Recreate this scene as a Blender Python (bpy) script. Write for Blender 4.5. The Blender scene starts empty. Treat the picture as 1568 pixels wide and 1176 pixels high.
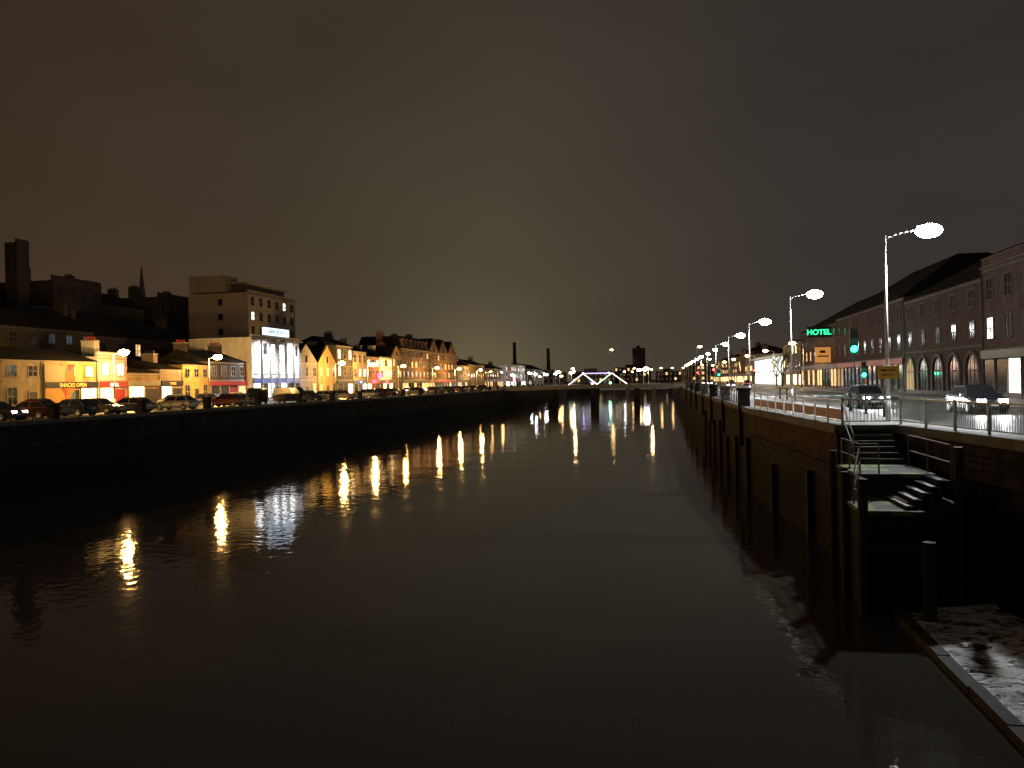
import bpy, math, random
from mathutils import Vector, Matrix
random.seed(7)
R = random.Random(11)
ROAD = 5.15
scene = bpy.context.scene
scene.view_settings.view_transform = 'Standard'
scene.view_settings.look = 'None'
scene.view_settings.exposure = 0

# ------------------------------------------------------------------ mesh builder
class MB:
    def __init__(s):
        s.v = []; s.f = []; s.m = []; s.cur = 0
    def loft(s, A, B, caps=True):
        n = len(A); o = len(s.v)
        s.v += [tuple(p) for p in A] + [tuple(p) for p in B]
        for i in range(n):
            j = (i + 1) % n
            s.f.append((o+i, o+j, o+n+j, o+n+i)); s.m.append(s.cur)
        if caps:
            s.f.append(tuple(o+i for i in range(n))[::-1]); s.m.append(s.cur)
            s.f.append(tuple(o+n+i for i in range(n))); s.m.append(s.cur)
        return s
    def multiloft(s, rings, caps=True):
        n = len(rings[0]); o = len(s.v)
        for r in rings: s.v += [tuple(p) for p in r]
        for k in range(len(rings)-1):
            for i in range(n):
                j = (i+1) % n
                s.f.append((o+k*n+i, o+k*n+j, o+(k+1)*n+j, o+(k+1)*n+i)); s.m.append(s.cur)
        if caps:
            s.f.append(tuple(o+i for i in range(n))[::-1]); s.m.append(s.cur)
            s.f.append(tuple(o+(len(rings)-1)*n+i for i in range(n))); s.m.append(s.cur)
    def box(s, x0, x1, y0, y1, z0, z1):
        if x0 > x1: x0, x1 = x1, x0
        if y0 > y1: y0, y1 = y1, y0
        A = [(x0,y0,z0),(x1,y0,z0),(x1,y1,z0),(x0,y1,z0)]
        B = [(x0,y0,z1),(x1,y0,z1),(x1,y1,z1),(x0,y1,z1)]
        return s.loft(A, B)
    def quad(s, a, b, c, d):
        o = len(s.v); s.v += [tuple(a),tuple(b),tuple(c),tuple(d)]
        s.f.append((o,o+1,o+2,o+3)); s.m.append(s.cur)
    def poly(s, pts):
        o = len(s.v); s.v += [tuple(p) for p in pts]
        s.f.append(tuple(range(o, o+len(pts)))); s.m.append(s.cur)
    def cyl(s, p, q, r0, r1=None, n=8):
        if r1 is None: r1 = r0
        p = Vector(p); q = Vector(q); d = (q-p).normalized()
        u = d.orthogonal().normalized(); w = d.cross(u)
        ring = lambda c, r: [c + u*(r*math.cos(2*math.pi*i/n)) + w*(r*math.sin(2*math.pi*i/n)) for i in range(n)]
        return s.loft(ring(p, r0), ring(q, r1))
    def ball(s, c, rx, ry, rz, nu=14, nv=8):
        rings = []
        for k in range(nv+1):
            t = math.pi*(0.03 + 0.94*k/nv) - math.pi/2
            rings.append([(c[0]+rx*math.cos(t)*math.cos(2*math.pi*i/nu), c[1]+ry*math.cos(t)*math.sin(2*math.pi*i/nu), c[2]+rz*math.sin(t)) for i in range(nu)])
        s.multiloft(rings)
    def segbox(s, p, q, a, b, z0, z1, ext=0.0):
        p = Vector((p[0],p[1],0)); q = Vector((q[0],q[1],0)); d = (q-p).normalized()
        r = Vector((d.y, -d.x, 0)); p = p - d*ext; q = q + d*ext
        c = [p+r*a, q+r*a, q+r*b, p+r*b]
        s.loft([(k.x,k.y,z0) for k in c], [(k.x,k.y,z1) for k in c])

def empty(name, parent=None, loc=(0,0,0), rz=0):
    e = bpy.data.objects.new(name, None); scene.collection.objects.link(e)
    e.location = loc; e.rotation_euler = (0,0,rz); e.empty_display_size = .3
    if parent: e.parent = parent
    return e

import bmesh
def mk_mesh(name, mb, mats, smooth=False):
    me = bpy.data.meshes.new(name); me.from_pydata(mb.v, [], mb.f)
    for m in mats: me.materials.append(m)
    for p, mi in zip(me.polygons, mb.m):
        p.material_index = mi; p.use_smooth = smooth
    bm = bmesh.new(); bm.from_mesh(me); bmesh.ops.recalc_face_normals(bm, faces=bm.faces); bm.to_mesh(me); bm.free()
    return me
def obj(name, mb, mats, parent=None, smooth=False):
    if not isinstance(mats, (list, tuple)): mats = [mats]
    o = bpy.data.objects.new(name, mk_mesh(name, mb, mats, smooth)); scene.collection.objects.link(o)
    if parent: o.parent = parent
    return o
def inst(name, me, parent):
    o = bpy.data.objects.new(name, me); scene.collection.objects.link(o); o.parent = parent; return o

# ------------------------------------------------------------------ materials
def newmat(name):
    m = bpy.data.materials.new(name); m.use_nodes = True
    nt = m.node_tree; b = nt.nodes['Principled BSDF']; return m, nt, b
def N(nt, t, **k):
    n = nt.nodes.new(t)
    for a, v in k.items(): setattr(n, a, v)
    return n
def ramp(nt, stops):
    r = N(nt, 'ShaderNodeValToRGB'); e = r.color_ramp.elements
    while len(e) < len(stops): e.new(.5)
    for i, (p, c) in enumerate(stops):
        e[i].position = p; e[i].color = (*c, 1) if len(c) == 3 else c
    return r
def mul(c, k): return tuple(min(1, x*k) for x in c)

def wallmat(name, col, rough=.85, var=.35, scale=.6, bump=.3):
    m, nt, b = newmat(name); L = nt.links
    tc = N(nt, 'ShaderNodeTexCoord')
    mp = N(nt, 'ShaderNodeMapping'); mp.inputs['Scale'].default_value = (scale, scale, scale*.35)
    L.new(tc.outputs['Object'], mp.inputs[0])
    n = N(nt, 'ShaderNodeTexNoise'); n.inputs['Scale'].default_value = 1.6; n.inputs['Detail'].default_value = 6; n.inputs['Roughness'].default_value = .7
    L.new(mp.outputs[0], n.inputs['Vector'])
    r = ramp(nt, [(.3, mul(col, 1-var)), (.55, col), (.8, mul(col, 1+var*.4))])
    L.new(n.outputs['Fac'], r.inputs[0]); L.new(r.outputs[0], b.inputs['Base Color'])
    n2 = N(nt, 'ShaderNodeTexNoise'); n2.inputs['Scale'].default_value = 9; n2.inputs['Detail'].default_value = 3
    L.new(tc.outputs['Object'], n2.inputs['Vector'])
    bp = N(nt, 'ShaderNodeBump'); bp.inputs['Strength'].default_value = bump; bp.inputs['Distance'].default_value = .03
    L.new(n2.outputs['Fac'], bp.inputs['Height']); L.new(bp.outputs[0], b.inputs['Normal'])
    b.inputs['Roughness'].default_value = rough
    return m

def brickmat(name, c1, c2, mortar, bw=.45, bh=.15, stain=None, rough=.85, dist=.02, spec=.5):
    m, nt, b = newmat(name); L = nt.links
    tc = N(nt, 'ShaderNodeTexCoord'); sp = N(nt, 'ShaderNodeSeparateXYZ'); L.new(tc.outputs['Object'], sp.inputs[0])
    ad = N(nt, 'ShaderNodeMath', operation='ADD'); L.new(sp.outputs[0], ad.inputs[0]); L.new(sp.outputs[1], ad.inputs[1])
    cb = N(nt, 'ShaderNodeCombineXYZ'); L.new(ad.outputs[0], cb.inputs[0]); L.new(sp.outputs[2], cb.inputs[1])
    br = N(nt, 'ShaderNodeTexBrick'); L.new(cb.outputs[0], br.inputs['Vector'])
    br.inputs['Color1'].default_value = (*c1,1); br.inputs['Color2'].default_value = (*c2,1); br.inputs['Mortar'].default_value = (*mortar,1)
    br.inputs['Scale'].default_value = 1; br.inputs['Brick Width'].default_value = bw; br.inputs['Row Height'].default_value = bh
    br.inputs['Mortar Size'].default_value = bh*.07
    n = N(nt, 'ShaderNodeTexNoise'); n.inputs['Scale'].default_value = .9; n.inputs['Detail'].default_value = 7; n.inputs['Roughness'].default_value = .7
    L.new(tc.outputs['Object'], n.inputs['Vector'])
    r = ramp(nt, [(.3, (.35,.35,.35)), (.7, (1.15,1.15,1.15))]); L.new(n.outputs['Fac'], r.inputs[0])
    mx = N(nt, 'ShaderNodeMix', data_type='RGBA', blend_type='MULTIPLY'); mx.inputs[0].default_value = 1
    L.new(br.outputs['Color'], mx.inputs[6]); L.new(r.outputs[0], mx.inputs[7])
    out = mx.outputs[2]
    if stain:
        ns = N(nt, 'ShaderNodeMath', operation='MULTIPLY_ADD'); L.new(n.outputs['Fac'], ns.inputs[0]); ns.inputs[1].default_value = 1.6; L.new(sp.outputs[2], ns.inputs[2])
        mr = N(nt, 'ShaderNodeMapRange'); mr.inputs[1].default_value = stain[0]; mr.inputs[2].default_value = stain[1]; L.new(ns.outputs[0], mr.inputs[0])
        m2 = N(nt, 'ShaderNodeMix', data_type='RGBA'); L.new(mr.outputs[0], m2.inputs[0]); m2.inputs[6].default_value = (.014,.015,.010,1); L.new(out, m2.inputs[7]); out = m2.outputs[2]
    L.new(out, b.inputs['Base Color'])
    bp = N(nt, 'ShaderNodeBump'); bp.inputs['Strength'].default_value = .7; bp.inputs['Distance'].default_value = dist
    h = N(nt, 'ShaderNodeMath', operation='SUBTRACT'); L.new(n.outputs['Fac'], h.inputs[0]); L.new(br.outputs['Fac'], h.inputs[1])
    L.new(h.outputs[0], bp.inputs['Height']); L.new(bp.outputs[0], b.inputs['Normal'])
    b.inputs['Roughness'].default_value = rough; b.inputs['Specular IOR Level'].default_value = spec
    return m

def plain(name, col, rough=.5, metal=0, spec=.5):
    m, nt, b = newmat(name); b.inputs['Roughness'].default_value = rough; b.inputs['Metallic'].default_value = metal
    L = nt.links; tc = N(nt, 'ShaderNodeTexCoord'); n = N(nt, 'ShaderNodeTexNoise'); n.inputs['Scale'].default_value = 6; n.inputs['Detail'].default_value = 2
    L.new(tc.outputs['Object'], n.inputs['Vector'])
    r = ramp(nt, [(.3, mul(col,.8)), (.7, mul(col,1.1))]); L.new(n.outputs['Fac'], r.inputs[0]); L.new(r.outputs[0], b.inputs['Base Color'])
    b.inputs['Specular IOR Level'].default_value = spec
    return m
def emis(name, col, s, vary=False):
    m, nt, b = newmat(name); L = nt.links
    b.inputs['Base Color'].default_value = (*mul(col,.6),1)
    b.inputs['Emission Color'].default_value = (*col,1); b.inputs['Emission Strength'].default_value = s
    if vary:
        tc = N(nt, 'ShaderNodeTexCoord'); n = N(nt, 'ShaderNodeTexNoise'); n.inputs['Scale'].default_value = 1.7; n.inputs['Detail'].default_value = 3
        L.new(tc.outputs['Object'], n.inputs['Vector'])
        r = ramp(nt, [(.32, mul(col,.15)), (.6, col)]); L.new(n.outputs['Fac'], r.inputs[0]); L.new(r.outputs[0], b.inputs['Emission Color'])
    return m

M = {}
M['cream'] = wallmat('cream_render', (.46,.37,.23), var=.5)
M['yellow'] = wallmat('yellow_render', (.55,.40,.13), var=.5)
M['white'] = wallmat('white_render', (.72,.71,.68), var=.3)
M['ochre'] = wallmat('ochre_render', (.42,.25,.10), var=.5)
M['pink'] = wallmat('pink_render', (.45,.25,.18), var=.5)
M['grey'] = wallmat('grey_render', (.25,.23,.21))
M['dark'] = wallmat('dark_render', (.09,.075,.065))
M['sil'] = wallmat('silhouette_stone', (.038,.032,.029))  # stone darkened to near-black so back-row buildings read as silhouettes
M['tan'] = wallmat('tan_render', (.30,.23,.17))
M['block'] = wallmat('apartment_render', (.36,.30,.24), var=.2)
M['brick'] = brickmat('red_brick', (.24,.12,.08), (.19,.09,.06), (.2,.17,.14), .225, .075)
M['stone'] = brickmat('limestone', (.30,.27,.23), (.24,.21,.18), (.15,.14,.12), .7, .3)
M['sandst'] = brickmat('sandstone', (.16,.105,.088), (.13,.088,.074), (.08,.06,.05), .8, .32)
M['dkbrick'] = brickmat('dark_brick', (.14,.075,.06), (.11,.06,.05), (.10,.085,.07), .225, .075)  # darker, browner tone than the plain red brick
M['quay'] = brickmat('quay_masonry', (.075,.063,.052), (.045,.038,.032), (.018,.016,.013), 1.1, .42, stain=(2.6,4.2), rough=.9, dist=.08, spec=.2)
M['quaybrick'] = brickmat('quay_brick', (.12,.045,.034), (.08,.033,.027), (.05,.042,.036), .24, .09, stain=(4.0,5.0), rough=.85, spec=.2)
M['coping'] = wallmat('coping_stone', (.15,.14,.12), rough=.75, var=.5)
M['slate'] = brickmat('roof_slate', (.022,.021,.022), (.016,.016,.018), (.009,.009,.01), .35, .22, rough=.9, spec=.15)
M['trim'] = wallmat('painted_trim', (.40,.36,.29), var=.3)
M['gtrim'] = wallmat('grey_stone_trim', (.17,.15,.135), var=.25)
M['darktrim'] = plain('dark_trim', (.05,.045,.04), .5)
M['glass'] = plain('window_glass', (.015,.017,.02), .12)
M['conc'] = wallmat('concrete', (.24,.23,.21), rough=.8)
M['timber'] = wallmat('wet_timber', (.028,.023,.018), rough=.8, var=.5, scale=2)
M['steel'] = plain('galvanised_steel', (.62,.62,.60), .45, .15)
M['railgreen'] = plain('painted_rail', (.42,.50,.45), .35)
M['railred'] = plain('painted_red_panel', (.35,.13,.09), .5)
M['iron'] = plain('cast_iron', (.04,.04,.04), .45, .5)
M['rubber'] = plain('tyre_rubber', (.02,.02,.02), .8)
M['paintw'] = plain('road_paint', (.70,.70,.66), .6)
M['litw'] = emis('lit_window_warm', (1,.62,.26), 1.6, True)
M['litc'] = emis('lit_window_cool', (1,.93,.78), 3.0, True)
M['litb'] = emis('lit_shop_window', (1,.66,.28), 9, True)
M['litdim'] = emis('lit_window_dim', (1,.66,.34), .30, True)
M['floodwin'] = emis('lit_white_window', (.94,.97,1), 9, True)
M['showroom'] = emis('lit_showroom_glass', (.92,1,.93), 2.4, True)
M['sodium'] = emis('sodium_lantern', (1,.53,.14), 190)
M['led'] = emis('led_lantern', (.93,.97,1), 140)
M['ledfar'] = emis('led_lantern_distant', (.95,.96,1), 65)
M['warmfar'] = emis('sodium_lantern_distant', (1,.60,.24), 55)
M['head'] = emis('headlight', (.95,.97,1), 160)
M['headdim'] = emis('sidelight', (1,.93,.8), 24)
M['tail'] = emis('tail_light', (1,.03,.02), 2)
M['tailoff'] = plain('tail_lens', (.25,.01,.01), .2)
M['lens'] = plain('lamp_lens', (.5,.5,.5), .1)
M['signgreen'] = emis('green_neon', (.03,1,.35), 2.2)
M['siggreen'] = emis('signal_green', (.02,1,.50), 14)
M['sigred'] = emis('signal_red', (1,.03,.03), 30)
M['signred'] = emis('red_neon', (1,.03,.06), 14)
M['redbox'] = emis('red_lightbox', (1,.03,.05), 16)
M['signpink'] = emis('pink_neon', (1,.10,.18), 45)
M['signblue'] = emis('blue_neon', (.15,.4,1), 6)
M['signwhite'] = emis('white_lightbox', (.62,.78,1), 2.2)
M['signyellow'] = emis('yellow_lightbox', (1,.62,.08), 1.0)
M['orange'] = emis('orange_lightbox', (1,.42,.1), .45)
M['purple'] = emis('purple_led_strip', (.45,.38,1), 4)
M['purplespot'] = emis('purple_floodlamp', (.42,.3,1), 45)
M['greenspot'] = emis('green_floodlamp', (.2,1,.45), 35)
M['greenled'] = emis('white_green_led_strip', (.75,1,.85), 3.5)
M['yellowled'] = emis('yellow_led_strip', (1,.88,.65), 4)
M['yboard'] = plain('yellow_sign_face', (.75,.42,.03), .4)
M['redpaint'] = plain('red_sign_paint', (.5,.04,.03), .4)
M['bluepaint'] = plain('blue_sign_paint', (.05,.1,.3), .4)
M['blackpaint'] = plain('black_sign_paint', (.02,.02,.02), .4)

def asphalt(name, base, rough):
    m, nt, b = newmat(name); L = nt.links; tc = N(nt,'ShaderNodeTexCoord')
    n = N(nt,'ShaderNodeTexNoise'); n.inputs['Scale'].default_value=.5; n.inputs['Detail'].default_value=8; n.inputs['Roughness'].default_value=.7
    L.new(tc.outputs['Object'], n.inputs['Vector'])
    r = ramp(nt, [(.3, mul(base,.7)), (.7, mul(base,1.4))]); L.new(n.outputs['Fac'], r.inputs[0]); L.new(r.outputs[0], b.inputs['Base Color'])
    rr = ramp(nt, [(.35,(rough*.5,)*3), (.65,(rough*1.2,)*3)]); L.new(n.outputs['Fac'], rr.inputs[0]); L.new(rr.outputs[0], b.inputs['Roughness'])
    n2 = N(nt,'ShaderNodeTexNoise'); n2.inputs['Scale'].default_value=25; L.new(tc.outputs['Object'], n2.inputs['Vector'])
    bp = N(nt,'ShaderNodeBump'); bp.inputs['Strength'].default_value=.5; bp.inputs['Distance'].default_value=.01
    L.new(n2.outputs['Fac'], bp.inputs['Height']); L.new(bp.outputs[0], b.inputs['Normal']); return m
M['asphalt'] = asphalt('wet_asphalt', (.06,.058,.055), .55)
M['ground'] = asphalt('ground_surface', (.05,.047,.04), .9)
M['paving'] = asphalt('paving', (.17,.16,.145), .75)

def mural():
    m, nt, b = newmat('mural_paint'); L = nt.links; tc = N(nt,'ShaderNodeTexCoord')
    n = N(nt,'ShaderNodeTexNoise'); n.inputs['Scale'].default_value=.7; L.new(tc.outputs['Object'], n.inputs['Vector'])
    v = N(nt,'ShaderNodeTexVoronoi'); v.inputs['Scale'].default_value=.9
    mx = N(nt,'ShaderNodeMix', data_type='RGBA'); mx.inputs[0].default_value=.5; L.new(tc.outputs['Object'], mx.inputs[6]); L.new(n.outputs['Color'], mx.inputs[7])
    L.new(mx.outputs[2], v.inputs['Vector'])
    s = N(nt,'ShaderNodeSeparateColor'); L.new(v.outputs['Color'], s.inputs[0])
    r = ramp(nt, [(0,(.45,.14,.03)),(.25,(.5,.28,.07)),(.45,(.05,.12,.2)),(.6,(.4,.34,.22)),(.8,(.3,.05,.03)),(.92,(.03,.05,.07))]); r.color_ramp.interpolation='CONSTANT'
    L.new(s.outputs[0], r.inputs[0]); L.new(r.outputs[0], b.inputs['Base Color']); b.inputs['Roughness'].default_value=.7; return m
M['mural'] = mural()

def water():
    m, nt, b = newmat('river_water'); L = nt.links
    b.inputs['Base Color'].default_value=(.050,.044,.032,1); b.inputs['Roughness'].default_value=.05; b.inputs['IOR'].default_value=1.38
    tc = N(nt,'ShaderNodeTexCoord')
    def lay(scale, sx, sy, dist, det, prev):
        mp = N(nt,'ShaderNodeMapping'); mp.inputs['Scale'].default_value=(sx,sy,1); mp.inputs['Rotation'].default_value=(0,0,.2); L.new(tc.outputs['Object'], mp.inputs[0])
        n = N(nt,'ShaderNodeTexNoise'); n.inputs['Scale'].default_value=scale; n.inputs['Detail'].default_value=det; n.inputs['Roughness'].default_value=.5
        L.new(mp.outputs[0], n.inputs['Vector'])
        bp = N(nt,'ShaderNodeBump'); bp.inputs['Strength'].default_value=1; bp.inputs['Distance'].default_value=dist
        L.new(n.outputs['Fac'], bp.inputs['Height'])
        if prev: L.new(prev.outputs[0], bp.inputs['Normal'])
        return bp
    a = lay(.30,1,.8,.022,0,None); c = lay(1.8,1,.9,.013,2,a)
    L.new(c.outputs[0], b.inputs['Normal']); return m
M['water'] = water()
def foam():
    m, nt, b = newmat('churned_foam'); L = nt.links; tc = N(nt,'ShaderNodeTexCoord')
    mp = N(nt,'ShaderNodeMapping'); mp.inputs['Rotation'].default_value=(0,0,.5); mp.inputs['Scale'].default_value=(.9,2.2,1); L.new(tc.outputs['Object'], mp.inputs[0])
    n = N(nt,'ShaderNodeTexNoise'); n.inputs['Scale'].default_value=1.5; n.inputs['Detail'].default_value=12; n.inputs['Roughness'].default_value=.70; n.inputs['Distortion'].default_value=1.0
    L.new(mp.outputs[0], n.inputs['Vector'])
    r = ramp(nt, [(.42,(.02,.02,.018)),(.48,(.40,.40,.39)),(.55,(.9,.9,.88))]); L.new(n.outputs['Fac'], r.inputs[0]); L.new(r.outputs[0], b.inputs['Base Color'])
    rr = ramp(nt, [(.42,(.15,)*3),(.54,(.8,)*3)]); L.new(n.outputs['Fac'], rr.inputs[0]); L.new(rr.outputs[0], b.inputs['Roughness'])
    bp = N(nt,'ShaderNodeBump'); bp.inputs['Strength'].default_value=.8; bp.inputs['Distance'].default_value=.12; L.new(n.outputs['Fac'], bp.inputs['Height']); L.new(bp.outputs[0], b.inputs['Normal'])
    return m
M['foam'] = foam()
def moss():
    m, nt, b = newmat('mossy_stone'); L = nt.links; tc = N(nt,'ShaderNodeTexCoord')
    n = N(nt,'ShaderNodeTexNoise'); n.inputs['Scale'].default_value=1.1; n.inputs['Detail'].default_value=8; L.new(tc.outputs['Object'], n.inputs['Vector'])
    r = ramp(nt, [(.42,(.022,.02,.017)),(.50,(.035,.045,.02)),(.58,(.13,.19,.04))]); L.new(n.outputs['Fac'], r.inputs[0]); L.new(r.outputs[0], b.inputs['Base Color']); b.inputs['Roughness'].default_value=.8; return m
M['moss'] = moss()

# ------------------------------------------------------------------ world
w = bpy.data.worlds.new('World'); scene.world = w; w.use_nodes = True
nt = w.node_tree; L = nt.links; bg = nt.nodes['Background']; out = nt.nodes['World Output']
tc = N(nt,'ShaderNodeTexCoord')
def dot(v):
    d = N(nt,'ShaderNodeVectorMath', operation='DOT_PRODUCT'); L.new(tc.outputs['Generated'], d.inputs[0]); d.inputs[1].default_value = v; return d.outputs['Value']
mr = N(nt,'ShaderNodeMapRange'); mr.inputs[1].default_value=-.6; mr.inputs[2].default_value=.6; L.new(dot((.982,.189,0)), mr.inputs[0])
rz = ramp(nt, [(0,(.040,.0250,.0155)),(.28,(.049,.0355,.0240)),(.5,(.050,.0400,.0285)),(.75,(.040,.0330,.0265)),(1,(.032,.0272,.0262))]); L.new(mr.outputs[0], rz.inputs[0])
el = N(nt,'ShaderNodeMapRange'); el.inputs[1].default_value=0; el.inputs[2].default_value=.55; el.inputs[3].default_value=1.06; el.inputs[4].default_value=.76; L.new(dot((0,0,1)), el.inputs[0])
el2 = N(nt,'ShaderNodeMapRange'); el2.interpolation_type='SMOOTHSTEP'; el2.inputs[1].default_value=0; el2.inputs[2].default_value=.2; el2.inputs[3].default_value=.14; el2.inputs[4].default_value=0; L.new(dot((0,0,1)), el2.inputs[0])
els = N(nt,'ShaderNodeMath', operation='ADD'); L.new(el.outputs[0], els.inputs[0]); L.new(el2.outputs[0], els.inputs[1])
ns = N(nt,'ShaderNodeTexNoise'); ns.inputs['Scale'].default_value=1.8; ns.inputs['Detail'].default_value=4; ns.inputs['Roughness'].default_value=.45
mpp = N(nt,'ShaderNodeMapping'); mpp.inputs['Scale'].default_value=(1,1,2.2); L.new(tc.outputs['Generated'], mpp.inputs[0]); L.new(mpp.outputs[0], ns.inputs['Vector'])
nm = N(nt,'ShaderNodeMapRange'); nm.inputs[1].default_value=.3; nm.inputs[2].default_value=.7; nm.inputs[3].default_value=.80; nm.inputs[4].default_value=1.20; L.new(ns.outputs['Fac'], nm.inputs[0])
k = N(nt,'ShaderNodeMath', operation='MULTIPLY'); L.new(els.outputs[0], k.inputs[0]); L.new(nm.outputs[0], k.inputs[1])
vs = N(nt,'ShaderNodeVectorMath', operation='SCALE'); L.new(rz.outputs[0], vs.inputs[0]); L.new(k.outputs[0], vs.inputs['Scale'])
def glow(g, p, col, prev):
    g = Vector(g).normalized()
    mx0 = N(nt,'ShaderNodeMath', operation='MAXIMUM'); L.new(dot(g), mx0.inputs[0]); mx0.inputs[1].default_value=0
    pw = N(nt,'ShaderNodeMath', operation='POWER'); L.new(mx0.outputs[0], pw.inputs[0]); pw.inputs[1].default_value=p
    gs = N(nt,'ShaderNodeVectorMath', operation='SCALE'); gs.inputs[0].default_value=col; L.new(pw.outputs[0], gs.inputs['Scale'])
    ad = N(nt,'ShaderNodeVectorMath', operation='ADD'); L.new(prev, ad.inputs[0]); L.new(gs.outputs[0], ad.inputs[1]); return ad.outputs[0]
c_ = glow((-.225,.97,.03), 40, (.020,.0175,.0070), vs.outputs[0])
c_ = glow((-.235,.97,.0), 260, (.055,.045,.017), c_)
c_ = glow((-.60,.78,.0), 60, (.014,.007,.001), c_)
sky = N(nt,'ShaderNodeTexSky'); sky.sky_type='NISHITA'; sky.sun_disc=False; sky.sun_elevation=math.radians(1); sky.sun_rotation=math.radians(200)
ss = N(nt,'ShaderNodeVectorMath', operation='SCALE'); L.new(sky.outputs[0], ss.inputs[0]); ss.inputs['Scale'].default_value=.0004
ad2 = N(nt,'ShaderNodeVectorMath', operation='ADD'); L.new(c_, ad2.inputs[0]); L.new(ss.outputs[0], ad2.inputs[1])
L.new(ad2.outputs[0], bg.inputs[0]); bg.inputs[1].default_value=1

# ------------------------------------------------------------------ light helper
def light(name, loc, col, power, r=.15, parent=None, spot=None, target=None, blend=.6):
    l = bpy.data.lights.new(name, 'SPOT' if spot else 'POINT'); l.color=col; l.energy=power; l.shadow_soft_size=r
    if spot: l.spot_size=math.radians(spot); l.spot_blend=blend
    o = bpy.data.objects.new(name, l); scene.collection.objects.link(o); o.location=loc
    if target is not None:
        o.rotation_euler = (Vector(target)-Vector(loc)).to_track_quat('-Z','Y').to_euler()
    if parent: o.parent=parent
    return o

# ------------------------------------------------------------------ ground, water, quays
LX = -44.4
RP = [(4.5,560),(4.5,170),(5.4,51),(6.8,33),(9.0,33.0),(10.2,25),(12.4,0),(12.4,-300)]
mb = MB()
mb.poly([(-3000,-300,ROAD),(LX,-300,ROAD),(LX,560,ROAD),(-3000,560,ROAD)])
mb.poly([(-3000,560,ROAD),(3000,560,ROAD),(3000,4000,ROAD),(-3000,4000,ROAD)])
for i in range(len(RP)-1):
    if i in (3,): continue
    a, b_ = RP[i], RP[i+1]
    mb.quad((a[0],a[1],ROAD),(b_[0],b_[1],ROAD),(3000,b_[1],ROAD),(3000,a[1],ROAD))
mb.poly([(-3000,-3000,ROAD),(3000,-3000,ROAD),(3000,-300,ROAD),(-3000,-300,ROAD)])
obj('ground', mb, M['ground'])
mb = MB(); mb.poly([(-60,-320,0),(40,-320,0),(40,580,0),(-60,580,0)]); obj('river_water', mb, M['water'])

mb = MB(); mb.box(LX-.6, LX+.05, -300, 560, -2, ROAD-.02)
qe = empty('quay_wall')
obj('masonry_face', mb, M['quay'], qe)
mb = MB()
y = -20
while y < 400:
    mb.box(LX-.45, LX+.14, y+.01, y+2.39, ROAD-.16, ROAD+.16); y += 2.4
obj('coping_stones', mb, M['coping'], qe)
mb = MB()
for y in (58, 104, 151, 197): 
    for dx in (0,.45): mb.box(LX+.05, LX+.12, y+dx, y+dx+.06, -.5, 5)
    for i in range(16): mb.box(LX+.07, LX+.10, y+.06, y+.45, .1+i*.3, .14+i*.3)
obj('ladders', mb, M['timber'], qe)
qe = empty('quay_wall')
mb = MB()
for i in range(len(RP)-1):
    if i < 2: mb.segbox(RP[i], RP[i+1], -.6, .05, -2, ROAD-.02)
for i in range(3, len(RP)-1): mb.segbox(RP[i], RP[i+1], -.6, .05, -2, ROAD-.02, .02 if i>4 else 0)
mb.segbox(RP[2], RP[3], -.6, .08, -2, 3.7)
obj('masonry_face', mb, M['quay'], qe)
mb = MB(); mb.segbox(RP[2], RP[3], -.6, .05, 3.7, ROAD-.02); mb.segbox(RP[2], RP[3], .05, .22, 3.55, 3.72); obj('brick_upper_wall', mb, M['quaybrick'], qe)
mb = MB()
def along(p, q, step):
    p = Vector(p); q = Vector(q); n = max(1, int((q-p).length/step))
    return [(p.lerp(q,i/n), p.lerp(q,(i+1)/n)) for i in range(n)]
for i in range(1, 6):
    for a, b_ in along(RP[i], RP[i+1], 2.0): 
        mb.segbox(a, b_, -.5, .14, ROAD-.16, ROAD+.17, -.006)
obj('coping_stones', mb, M['coping'], qe)
mb = MB()
for t in range(0, 9):
    yy = 36.5 + t*7.3
    if yy<51: xx = 6.8 + (5.4-6.8)*(yy-33)/18
    else: xx = 5.4 + (4.5-5.4)*(yy-51)/119
    mb.box(xx-.36, xx-.10, yy, yy+.28, -1, (3.1,2.6,3.5)[t%3])
obj('fender_piles', mb, M['timber'], qe)
mb = MB()
for yy in (55.6, 70, 85, 101, 118, 136, 156):
    xx = 5.4 + (4.5-5.4)*(yy-51)/119
    mb.box(xx-.3, xx+.45, yy, yy+.8, 2.6, ROAD+1.25); mb.box(xx-.38, xx+.53, yy-.08, yy+.88, ROAD+1.25, ROAD+1.42)
obj('parapet_piers', mb, M['quay'], qe)

mb = MB(); mb.box(-62, LX-.5, -290, 560, ROAD+.001, ROAD+.004); obj('road', mb, M['asphalt'])
mb = MB(); mb.box(10.7, 22, -290, 560, ROAD+.001, ROAD+.004); obj('road', mb, M['asphalt'])
mb = MB(); mb.box(-65.2, -62, -290, 560, ROAD-.1, ROAD+.12); obj('pavement', mb, M['paving'])
mb = MB(); mb.box(22, 26.2, -290, 560, ROAD-.1, ROAD+.12); obj('pavement', mb, M['paving'])
mb = MB()
def prismz(mb, pts, z0, z1): mb.loft([(p[0],p[1],z0) for p in pts], [(p[0],p[1],z1) for p in pts])
prismz(mb, [(5.0,170),(5.9,51),(7.25,33.4),(10.7,33.4),(10.7,170)], ROAD-.1, ROAD+.12)
prismz(mb, [(5.0,500),(5.0,170),(10.7,170),(10.7,500)], ROAD-.1, ROAD+.12)
prismz(mb, [(10.7,33.4),(9.45,33.4),(10.65,25.2),(10.7,25)], ROAD-.1, ROAD+.12)
obj('pavement', mb, M['paving'])
mb = MB()
for y in range(30, 420, 6): mb.box(16.3, 16.42, y, y+3, ROAD+.004, ROAD+.008)
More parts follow.
